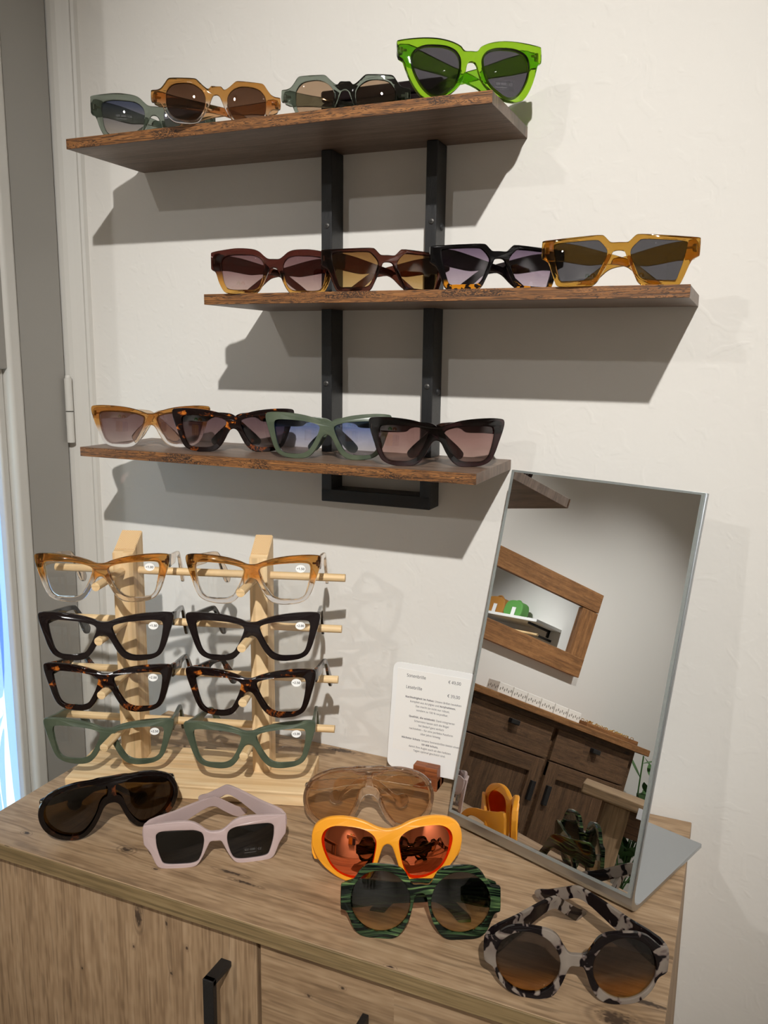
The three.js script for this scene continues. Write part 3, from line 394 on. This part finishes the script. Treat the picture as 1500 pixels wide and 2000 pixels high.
// ---------------------------------------------------------------- pine rack with reading glasses
{
  const th = 17.5 * Math.PI / 180, u = new THREE.Vector3(Math.cos(th), 0, -Math.sin(th)), v = new THREE.Vector3(Math.sin(th), 0, Math.cos(th)), O = new THREE.Vector3(0.087, YC, 0.177);
  const rack = thing('eyewear_rack', 'pine display rack with two posts and round dowels on the cabinet', 'display rack', [O.x, YC, O.z], th);
  part('base', metreUV(at(new RoundedBoxGeometry(0.283, 0.0165, 0.094, 3, 0.0018), 0.0815, 0.00825, -0.0035), 'x', [0.1, 0.02], [0.5, 0.25]), mPine, rack);
  [[0.0035, 0.0245], [0.1625, 0.0205]].forEach(([x, w], i) => {
    const s = new THREE.Shape(V2([[0, 0.0165], [0, 0.2765], [-0.006, 0.2795], [-0.030, i ? 0.2965 : 0.297], [-0.0315, 0.296], [-0.0315, 0.0165]]));
    let g = new THREE.ExtrudeGeometry(s, { depth: w - 0.001, bevelEnabled: true, bevelThickness: 0.0005, bevelSize: 0.0005, bevelOffset: -0.0005, bevelSegments: 1 });
    g.rotateY(-Math.PI / 2); g.translate(w / 2 - 0.0005, 0, 0); g.computeVertexNormals();
    const post = part('post', metreUV(g, 'y', [0.05 * i, 0.04 * i], [0.5, 0.25]), mPine, rack, [x, 0, 0]);
    const cap = new THREE.PlaneGeometry(w - 0.001, 0.0282); const a = Math.atan2(0.2968 - 0.2795, 0.024);
    const capb = new THREE.BoxGeometry(w - 0.0014, 0.0006, 0.0292); part('end_grain', capb, mPineEnd, post, [0, 0.2886, -0.018], [a, 0, 0]);
    [0.3632 - 0.1093 - 0.0, 0, 0, 0].forEach((_, r) => {
      const y = [0.2537, 0.1925, 0.1305, 0.0685][r], g2 = new THREE.CylinderGeometry(0.0047, 0.0047, 0.074, 20); g2.rotateX(Math.PI / 2);
      part('peg', metreUV(g2, 'z', [r * 0.05, 0], [0.5, 0.06]), mPineDowel, rack, [x - 0.002, y + 0.0015, 0.031]);
    });
  });
  [0.2537, 0.1925, 0.1305, 0.0685].forEach((y, r) => {
    const L = 0.346 - r * 0.004, g = new THREE.CylinderGeometry(0.0045, 0.0045, L, 20); g.rotateZ(Math.PI / 2);
    part('dowel', metreUV(g, 'x', [r * 0.07, r * 0.013], [0.5, 0.06]), mPineDowel, rack, [0.0865 - r * 0.002, y - 0.001, -0.018]);
  });
  const GR = 'reading glasses on the pine rack', clear = LENS([0.93, 0.93, 0.92]);
  const frames = [[mAmberClear, mAmberPaleT, 'amber to clear'], [mBlackAc, mBlackAc, 'black'], [mTort, mTort, 'tortoiseshell'], [mJade, mJade, 'jade green']];
  const F = [
    [[0.1028, 0.0334, 0.2269, 22.1, 0.8, '+1.00'], [0.2633, 0.0381, 0.1753, 16.5, 1.7, '+1.50']],
    [[0.1129, -0.0293, 0.2365, 21.9, 1.0, '+1.50'], [0.2609, -0.0277, 0.1722, 19.0, 2.0, '+2.00']],
    [[0.1096, -0.0901, 0.2338, 17.2, 2.2, '+2.00'], [0.2668, -0.0854, 0.1885, 12.0, 3.7, '+2.50']],
    [[0.0949, -0.1629, 0.2207, 23.7, 0.1, '+2.50'], [0.2592, -0.1522, 0.1786, 19.5, 2.8, '+3.00']],
  ];
  const rowWords = ['top', 'second', 'third', 'lowest'];
  F.forEach((row, r) => row.forEach(([x, dy, z, yaw, roll, st], c) => eyewear({
    name: 'reading_glasses', category: 'reading glasses', kind: 'cat', sx: 1.03, sy: 0.935, tilt: -3, tk: 'cat', tscale: 1.0, hy: 47, fold: [84, 84], droop: [4, 4], back: [-6.5, -6.5],
    pos: [x, YC + 0.2 + dy, z], yaw, roll, frame: frames[r][0], temple: frames[r][1], lens: clear, sticker: st, group: GR,
    label: `${frames[r][2]} cat eye reading glasses marked ${st} ${c ? 'on the right' : 'on the left'}, ${rowWords[r]} rack row`,
  })));
}

// ---------------------------------------------------------------- eyewear lying on the cabinet
const GC = 'sunglasses on the cabinet top';
eyewear({ kind: 'shield', sx: 1.03, sy: 1.0, k: 2, pos: [0.1545, YC, 0.2845], yaw: 49, tilt: 1, roll: -1.5, frame: mTortDark, temple: mTortDark, tk: 'thin', hy: 42, fold: [8, 13], lens: LENS([0.085, 0.05, 0.016]), group: GC, label: 'dark tortoiseshell shield sunglasses with brown lenses in front of the rack' });
eyewear({ kind: 'rect', sx: 0.985, sy: 0.945, pos: [0.2860, YC, 0.2854], yaw: 33.3, tilt: -6, frame: mPink, temple: mPink, tk: 'drop', hy: 36, fold: [41, 48], droop: [-3, -9], back: [-5, -5], inset: 1.7, lens: LENS([0.012, 0.012, 0.013]), group: GC, print: [37, 11, 1, -0.25, 0.05], hinge: false, label: 'glossy dusty pink square sunglasses with black lenses on the cabinet' });
eyewear({ kind: 'shield', sx: 1.024, sy: 1.053, k: 1.5, pos: [0.3987, YC, 0.1640], yaw: 26.6, tilt: -8, frame: mClearPeach, temple: mClearPeach, tk: 'thin', hy: 42, fold: [8, 13], lens: LENS([0.78, 0.60, 0.41]), group: GC, label: 'clear framed shield sunglasses with light brown lens behind the yellow pair' });
eyewear({ kind: 'wrap', sx: 1.065, sy: 0.93, k: 2.6, depth: 6.5, bevel: 1.6, lk: 5.2, lz: 2.6, pos: [0.4536, YC, 0.2416], yaw: 25.4, tilt: -15, frame: mYellow, temple: mYellow, tk: 'wrap', tscale: 0.84, hy: 35, fold: [9, 14], droop: [1, 1], back: [-9, -14], inset: 2.2, hinge: false, lens: M({ color: new THREE.Color().setRGB(0.85, 0.22, 0.095), metalness: 1, roughness: 0.015 }), group: GC, label: 'matte yellow orange wrap sunglasses with red mirrored lenses' });
eyewear({ kind: 'octo', sx: 0.945, sy: 0.94, pos: [0.5112, YC, 0.3034], yaw: 22.8, tilt: -14, frame: mStripe, temple: mStripe, tk: 'band', hy: 36.5, fold: [7, 11], lens: LENS([[0.05, 0.80, 0.66, 0.42], [0.35, 0.50, 0.42, 0.28], [0.6, 0.22, 0.22, 0.21], [0.95, 0.06, 0.06, 0.075]]), group: GC, label: 'green striped sunglasses with large round gradient lenses and angular rims' });
eyewear({ kind: 'round', sx: 1.0, sy: 1.0, k: 1.6, pos: [0.6497, YC, 0.3215], yaw: 18.8, tilt: -6, frame: mMarble, temple: mMarble, tk: 'drop', hy: 35, fold: [46, 49], droop: [-3, -9], back: [-6, -6], inset: 2.4, hinge: false, lens: LENS([[0.05, 0.70, 0.44, 0.11], [0.25, 0.55, 0.33, 0.12], [0.42, 0.27, 0.21, 0.17], [0.6, 0.17, 0.148, 0.15], [1, 0.10, 0.09, 0.10]]), group: GC, label: 'grey and black marbled round sunglasses nearest the mirror foot' });
// dark eyewear case standing behind the green and lime pairs on the top board
{ const c = thing('eyewear_case', 'black eyewear case behind the grey green geometric sunglasses on the top board', 'case', [0.3475, Y1, 0.0285], 0); part('case_body', at(rbox(0.142, 0.034, 0.026, 0.003), 0, 0.017, 0), mBlackAc, c); part('case_lid', at(rbox(0.142, 0.0125, 0.027, 0.003), 0, 0.0408, 0), mBlackAc, c); }

// ---------------------------------------------------------------- price card in its walnut block
{
  const b = thing('card_holder', 'small walnut block holding the price card', 'card holder', [0.4225, YC, 0.0470], 0);
  part('block', mergeGeometries([metreUV(at(rbox(0.030, 0.0285, 0.0125, 0.0008), 0, 0.01425, 0.0045), 'x', [0, 0], [0.08, 0.08]), metreUV(at(rbox(0.030, 0.0285, 0.0080, 0.0008), 0, 0.01425, -0.0105), 'x', [0, 0.02], [0.08, 0.08]), metreUV(at(rbox(0.030, 0.0125, 0.0220, 0.0008), 0, 0.00625, -0.0025), 'x', [0, 0.04], [0.08, 0.08])]), mWalnut, b);
  const w = 0.105, h = 0.129, r = 0.010, s = new THREE.Shape();
  s.moveTo(-w / 2 + r, 0); s.lineTo(w / 2 - r, 0); s.quadraticCurveTo(w / 2, 0, w / 2, r); s.lineTo(w / 2, h - r); s.quadraticCurveTo(w / 2, h, w / 2 - r, h); s.lineTo(-w / 2 + r, h); s.quadraticCurveTo(-w / 2, h, -w / 2, h - r); s.lineTo(-w / 2, r); s.quadraticCurveTo(-w / 2, 0, -w / 2 + r, 0);
  const c = thing('price_card', 'white price card with rounded corners standing in the walnut block', 'card', [0.4205, YC + 0.0130, 0.0450], 0); c.rotation.x = -0.14;
  part('card_panel', at(new THREE.ExtrudeGeometry(s, { depth: 0.0018, bevelEnabled: true, bevelThickness: 0.0003, bevelSize: 0.0003, bevelOffset: -0.0003 }), 0, 0, -0.0024), M({ color: new THREE.Color().setRGB(0.80, 0.79, 0.77), roughness: 0.3 }), c);
  const t = ink(1024, 1024, (g, W, H) => {
    g.fillStyle = '#e9e6e1'; g.fillRect(0, 0, W, H); g.fillStyle = '#22222e'; g.textBaseline = 'alphabetic';
    const B = 'bold ', f = (b, px, txt, x, y, al = 'left') => { g.font = `${b}${px}px sans-serif`; g.textAlign = al; g.fillText(txt, x, y); };
    f('', 52, 'Sonenbrille', 130, 92); f('', 52, '€ 49,00', 868, 92, 'right'); f('', 52, 'Lesebrille', 130, 236); f('', 52, '€ 39,00', 868, 262, 'right');
    const line = (parts, y) => { let tot = 0; for (const [b, tx] of parts) { g.font = `${b}33px sans-serif`; tot += g.measureText(tx).width; } let x = 512 - tot / 2; g.textAlign = 'left'; for (const [b, tx] of parts) { g.font = `${b}33px sans-serif`; g.fillText(tx, x, y); x += g.measureText(tx).width; } };
    line([[B, 'Nachhaltigkeit im Fokus: '], ['', 'Unsere Brillen bestehen']], 352); line([['', 'komplett aus Acrylglas und '], [B, 'Acrylrahmen.']], 402); line([['', 'Das macht sie nicht nur robust,']], 452); line([['', 'sondern zu 100 % recycelbar.']], 502);
    line([[B, 'Qualität, die mitdenkt: '], ['', 'Dank integrierter']], 588); line([['', 'Scharniere lassen sich die Bügel']], 638); line([['', 'bei Bedarf ganz einfach']], 688); line([['', 'nachziehen – für eine perfekte Passform']], 738); line([['', 'über Jahre hinweg.']], 788);
    line([[B, 'Höchster Schutz: '], ['', 'Unsere Sonnenbrillen bieten einen']], 866); line([[B, 'UV 400 Schutz,']], 914); line([['', 'damit Ihre Augen auch an den hellsten']], 962); line([['', 'Tagen optimal geschützt sind.']], 1008);
  });
  part('printed_sheet', at(new THREE.BoxGeometry(0.095, 0.099, 0.0002), 0.001, 0.0722, -0.0001), [0, 1, 2, 3, 4, 5].map((i) => M({ color: 0xffffff, map: i === 4 ? t : null, roughness: 0.4 })), c);
}

// ---------------------------------------------------------------- table mirror of bent aluminium
{
  const m = thing('table_mirror', 'tilted frameless mirror on a bent brushed aluminium stand', 'mirror', [0.4735, YC + 0.0015, 0.1257], -Math.atan2(0.0742, 0.2014));
  const W = 0.2146, tn = 0.0972 / 0.382, H = 0.382, t = 0.0042, F = 0.158, c = Math.cos(Math.atan(tn)), s = new THREE.Shape();
  // profile in (back, up)
  s.moveTo(H * tn, H); s.lineTo(0.020 * tn, 0.020); s.quadraticCurveTo(0, 0, 0.020, 0); s.lineTo(F, 0); s.lineTo(F, t); s.lineTo(0.024, t); s.quadraticCurveTo(t * 1.45, t, 0.024 * tn + t / c, 0.024); s.lineTo(H * tn + t / c, H - t * tn * 0.9); s.closePath();
  let g = new THREE.ExtrudeGeometry(s, { depth: W - 0.0012, bevelEnabled: true, bevelThickness: 0.0006, bevelSize: 0.0006, bevelOffset: -0.0006, bevelSegments: 2, curveSegments: 14 });
  g.rotateY(Math.PI / 2); g.translate(0.0006, 0, 0); g.deleteAttribute('normal'); g.deleteAttribute('uv'); g.computeVertexNormals(); g = toCreasedNormals(g, 0.5);
  part('stand', metreUV(g, 'x', [0, 0], [0.2, 0.2]), mAlu, m);
  const len = Math.hypot(H, H * tn), a0 = 0.0195, mh = len - a0 - 0.0015, ang = -Math.atan(tn);
  const place = (d, off) => { const y = (a0 + mh / 2) * c, z = -(a0 + mh / 2) * Math.sin(-ang); return [W / 2, y + off * Math.sin(-ang), z + off * c]; };
  const gl = part('mirror_glass', rbox(W - 0.004, mh, 0.003, 0.0008), mMirror, m, place(0, 0.0012), [ang, 0, 0]);
  part('glass_rim', (() => { const r = new THREE.Shape(V2([[-W / 2 + 0.0012, -mh / 2 - 0.001], [W / 2 - 0.0012, -mh / 2 - 0.001], [W / 2 - 0.0012, mh / 2 + 0.001], [-W / 2 + 0.0012, mh / 2 + 0.001]])); r.holes.push(new THREE.Path(V2([[-W / 2 + 0.0042, -mh / 2 + 0.002], [-W / 2 + 0.0042, mh / 2 - 0.001], [W / 2 - 0.0042, mh / 2 - 0.001], [W / 2 - 0.0042, -mh / 2 + 0.002]]))); return at(new THREE.ExtrudeGeometry(r, { depth: 0.0028, bevelEnabled: false }), 0, 0, -0.001); })(), M({ color: new THREE.Color().setRGB(0.42, 0.46, 0.45), roughness: 0.25, metalness: 0.6 }), m, place(0, 0.0012), [ang, 0, 0]);
  for (const [x, z] of [[0.02, -0.145], [W - 0.012, -0.142], [0.02, -0.03], [W - 0.02, -0.03]]) part('rubber_foot', at(new THREE.CylinderGeometry(0.006, 0.006, 0.0026, 14), x, -0.0006, z), mRubber, m);
}

// ---------------------------------------------------------------- the shop behind the camera, seen in the mirrors
{
  const X = -2.2;
  const sb = thing('sideboard', 'dark rustic wooden sideboard with panelled doors below the framed mirror', 'sideboard', [X, 0, 0.7]);
  const D = 0.37, Lz = 2.17, H = 1.02;
  part('carcass', metreUV(at(rbox(D - 0.03, H - 0.1, Lz - 0.04), D / 2 - 0.01, 0.1 + (H - 0.1) / 2, Lz / 2), 'z', [0, 0], [1.2, 0.6]), mRustic, sb);
  part('worktop', metreUV(at(rbox(D + 0.03, 0.032, Lz + 0.05, 0.004), D / 2 + 0.012, H + 0.016, Lz / 2), 'z', [0, 0], [1.2, 0.3]), mRusticLight, sb);
  for (const [x, z] of [[0.04, 0.05], [D - 0.05, 0.05], [0.04, Lz - 0.05], [D - 0.05, Lz - 0.05]]) part('leg', at(rbox(0.06, 0.1, 0.06, 0.003), x, 0.05, z), mRustic, sb);
  for (let i = 0; i < 4; i++) {
    const z0 = 0.06 + i * 0.52, w = 0.49;
    const dr = part('drawer', metreUV(at(rbox(0.02, 0.15, w, 0.003), D - 0.015, H - 0.1, z0 + w / 2), 'z', [i * 0.2, 0], [1.2, 0.6]), mRustic, sb);
    part('knob', at(rbox(0.03, 0.022, 0.05, 0.004), D + 0.005, H - 0.065, z0 + w / 2), mBlack, dr);
    const d = part('door', metreUV(at(rbox(0.012, 0.68, w - 0.04, 0.003), D - 0.021, 0.48, z0 + w / 2), 'y', [i * 0.3, 0.1], [1.2, 0.6]), mRustic, sb);
    for (const z of [z0 + 0.035, z0 + w - 0.035]) part('stile', metreUV(at(rbox(0.022, 0.72, 0.07, 0.003), D - 0.012, 0.48, z), 'y', [z, 0.3], [1.2, 0.3]), mRustic, d);
    for (const y of [0.155, 0.805]) part('rail', metreUV(at(rbox(0.022, 0.07, w, 0.003), D - 0.013, y, z0 + w / 2), 'z', [y, 0.2], [1.2, 0.3]), mRustic, d);
    part('handle', at(rbox(0.02, 0.09, 0.026, 0.003), D + 0.004, 0.69, z0 + (i % 2 ? 0.035 : w - 0.035)), mBlack, d);
  }
  const fm = thing('framed_mirror', 'large wall mirror in a wide reclaimed wood frame above the sideboard', 'mirror', [X, 0, 0]);
  const z0 = 1.30, z1 = 2.633, y0 = 1.278, y1 = 1.742, bw = 0.112;
  part('mirror_glass', at(rbox(0.012, y1 - y0 - 0.1, z1 - z0 - 0.1, 0.001), 0.018, (y0 + y1) / 2, (z0 + z1) / 2), M({ color: new THREE.Color().setRGB(0.82, 0.84, 0.86), roughness: 0, metalness: 1 }), fm);
  for (const y of [y0 + bw / 2, y1 - bw / 2 + 0.005]) part('frame_rail', metreUV(at(rbox(0.042, bw - 0.01, z1 - z0, 0.003), 0.021, y, (z0 + z1) / 2), 'z', [y, 0.1], [1.2, 0.3]), mRusticLight, fm);
  for (const z of [z0 + bw / 2, z1 - bw / 2]) part('frame_stile', metreUV(at(rbox(0.041, y1 - y0 - 0.21, bw, 0.003), 0.0205, (y0 + y1) / 2, z), 'y', [z, 0.1], [1.2, 0.3]), mRusticLight, fm);
  // little white boxes and gilt trinkets on the sideboard
  const mCarton = M({ map: ink(256, 64, (g, w, h) => { g.fillStyle = '#efece6'; g.fillRect(0, 0, w, h); g.fillStyle = '#8d8a82'; for (let i = 0; i < 6; i++) g.fillRect(14 + i * 40, 22 + (i % 2) * 8, 18, 16); }), roughness: 0.6 });
  for (let i = 0; i < 6; i++) solo('gift_box', `${['first', 'second', 'third', 'fourth', 'fifth', 'sixth'][i]} white printed gift box from the left on the rustic sideboard`, 'box', rbox(0.09, 0.05, 0.082, 0.002), mCarton, [-1.93, 1.052 + 0.025, 1.99 + i * 0.088], undefined, 'white boxes on the sideboard');
  const tray = thing('trinket_tray', 'wooden tray of gilt trinkets at the sideboard end', 'tray', [-1.93, 1.052, 2.69]);
  part('tray_board', metreUV(at(rbox(0.12, 0.022, 0.36, 0.003), 0, 0.011, 0), 'z', [0, 0], [1.2, 0.3]), mRusticLight, tray);
  const gold = []; for (let i = 0; i < 40; i++) gold.push(at(new THREE.TorusGeometry(0.007, 0.0016, 6, 12).rotateX(rnd() * 1.5).rotateY(rnd() * 3), (rnd() - 0.5) * 0.1, 0.026, (rnd() - 0.5) * 0.33));
  part('gilt_trinkets', mergeGeometries(gold), M({ color: new THREE.Color().setRGB(0.85, 0.6, 0.22), metalness: 1, roughness: 0.25 }), tray).userData.kind = 'stuff';
  // table with price tag
  const tb = thing('wooden_table', 'chunky wooden table corner with white price tag, seen in the mirror', 'table', [-1.0, 0, 1.742], Math.PI / 4);
  part('table_top', metreUV(at(rbox(0.62, 0.036, 1.1, 0.006), -0.31, 0.822, 0.55), 'z', [0, 0], [1.2, 0.3]), mRail, tb);
  for (const [x, z] of [[-0.07, 0.13], [-0.55, 0.13], [-0.07, 0.97], [-0.55, 0.97]]) part('leg', metreUV(at(rbox(0.08, 0.804, 0.09, 0.005), x, 0.402, z), 'y', [z, x], [1.2, 0.3]), mRail, tb);
  part('apron', metreUV(at(rbox(0.024, 0.09, 0.76, 0.003), -0.06, 0.758, 0.55), 'z', [0, 0.1], [1.2, 0.3]), mRustic, tb);
  part('price_tag', rbox(0.0012, 0.036, 0.052, 0.0005), M({ map: ink(128, 96, (g, w, h) => { g.fillStyle = '#eef0f6'; g.fillRect(0, 0, w, h); g.fillStyle = '#667'; g.fillRect(44, 20, 44, 6); g.fillRect(50, 40, 30, 5); g.fillRect(40, 66, 30, 8); }), roughness: 0.5 }), tb, [0.001, 0.806, 0.222]);
  // pot plant
  const pp = thing('potted_plant', 'green leafy pot plant on the floor beyond the sideboard', 'plant', [-1.98, 0, 3.14]);
  part('pot', new THREE.LatheGeometry([[0, 0], [0.11, 0], [0.15, 0.3], [0.14, 0.3], [0.13, 0.27], [0, 0.27]].map((p) => new THREE.Vector2(...p)), 24), mWhite, pp);
  const mLeaf = M({ color: new THREE.Color().setRGB(0.06, 0.16, 0.035), roughness: 0.5, transmission: 0.2 });
  const leaf = (() => { const s = new THREE.Shape(); s.moveTo(0, 0); s.quadraticCurveTo(0.06, 0.06, 0, 0.16); s.quadraticCurveTo(-0.06, 0.06, 0, 0); const g = new THREE.ExtrudeGeometry(s, { depth: 0.0006, bevelEnabled: false }); return g; })();
  for (let i = 0; i < 9; i++) {
    const a = i * 2.4, hgt = 0.5 + rnd() * 0.45, lean = 0.08 + rnd() * 0.08, top = new THREE.Vector3(Math.cos(a) * lean, hgt + 0.1, Math.sin(a) * lean);
    const st = part('stem', new THREE.TubeGeometry(new THREE.CatmullRomCurve3([new THREE.Vector3(0, 0.26, 0), new THREE.Vector3(top.x * 0.3, hgt * 0.6 + 0.1, top.z * 0.3), top]), 10, 0.004, 6), mLeaf, pp);
    for (let k = 0; k < 7; k++) { const t = 0.35 + k * 0.1, p = new THREE.Vector3(top.x * t * t, 0.26 + (top.y - 0.26) * t, top.z * t * t), l = part('leaf', leaf, mLeaf, st, p.toArray()); l.rotation.set(0.7 + rnd() * 0.8, a + k * 2.4, 0, 'YXZ'); l.scale.setScalar(0.6 + rnd() * 0.5); }
  }
  // shelf with bags on the wall opposite, seen by double reflection
  const bs = thing('bag_shelf', 'white wall shelf on black brackets opposite the eyewear', 'shelf', [0.85, 1.865, 4.5]);
  part('shelf_board', at(rbox(1.20, 0.026, 0.3, 0.002), 0, -0.013, -0.15), mWhite, bs);
  for (const x of [-0.45, 0.45]) part('bracket', mergeGeometries([at(rbox(0.02, 0.07, 0.02, 0.002), x, -0.061, -0.011), at(rbox(0.02, 0.02, 0.26, 0.002), x, -0.037, -0.13)]), mBlack, bs);
  const rl = thing('clothes_rail', 'round wooden clothes rail on black wall arms under the bag shelf', 'clothes rail', [0.85, 1.745, 4.5]);
  part('rail_rod', new THREE.CylinderGeometry(0.012, 0.012, 1.1, 12).rotateZ(Math.PI / 2), mPineDowel, rl, [0, 0, -0.2]);
  for (const x of [-0.5, 0.5]) part('rail_arm', at(rbox(0.02, 0.02, 0.2, 0.002), x, 0, -0.1), mBlack, rl);
  const bag = (name, label, x, w, h, col) => {
    const b = thing(name, label, 'bag', [x, 1.866, 4.36], 0.1), s = new THREE.Shape(V2(smooth([[-w / 2, 0], [w / 2, 0], [w / 2 + 0.01, h * 0.4], [w * 0.42, h], [-w * 0.42, h], [-w / 2 - 0.01, h * 0.4]], 40)));
    const m = M({ color: new THREE.Color().setRGB(...col), roughness: 0.6 });
    part('bag_body', at(new THREE.ExtrudeGeometry(s, { depth: 0.07, bevelEnabled: true, bevelSize: 0.012, bevelThickness: 0.015, bevelSegments: 3 }), 0, 0.027, -0.035), m, b);
    part('bag_handle', at(new THREE.TorusGeometry(w * 0.26, 0.008, 8, 24, Math.PI), 0, h + 0.01, 0), m, b);
    part('swing_tag', at(rbox(0.05, 0.08, 0.002, 0.0005), -0.02, h * 0.5, -0.056), mWhite, b);
  };
  bag('handbag', 'ochre brown handbag on the white wall shelf', 1.08, 0.24, 0.12, [0.42, 0.18, 0.03]);
  bag('handbag', 'green handbag on the white wall shelf', 0.78, 0.2, 0.11, [0.10, 0.30, 0.06]);
  const cols = [[0.03, 0.04, 0.09], [0.02, 0.02, 0.02], [0.03, 0.05, 0.12], [0.50, 0.28, 0.02], [0.52, 0.30, 0.03], [0.45, 0.25, 0.02]], nm = ['dark navy', 'black', 'blue', 'mustard', 'golden yellow', 'ochre yellow'];
  cols.forEach((c, i) => {
    const x = 1.2 - i * 0.13, g = thing('hanging_garment', `${nm[i]} garment hanging from the clothes rail`, 'garment', [x, 1.692, 4.3], 0.1 * (i % 3), 'garments on the rail');
    part('hanger', new THREE.TorusGeometry(0.016, 0.002, 6, 14, Math.PI * 1.2), mMetal, g, [0, 0.018, 0], [0, Math.PI / 2, 0]);
    const s = new THREE.Shape(V2([[-0.03, -0.015], [0.03, -0.015], [0.19, -0.07], [0.17, -0.55], [-0.17, -0.55], [-0.19, -0.07]])), gg = new THREE.ExtrudeGeometry(s, { depth: 0.04, bevelEnabled: true, bevelSize: 0.008, bevelThickness: 0.008 }); gg.rotateY(Math.PI / 2 - 0.5);
    part('garment_body', gg, M({ color: new THREE.Color().setRGB(...c), roughness: 0.9 }), g);
  });
}
scene.traverse((o) => { if (o.isMesh && !/lamp_lens/.test(o.name)) { o.castShadow = true; o.receiveShadow = true; } });
renderer.render(scene, camera);
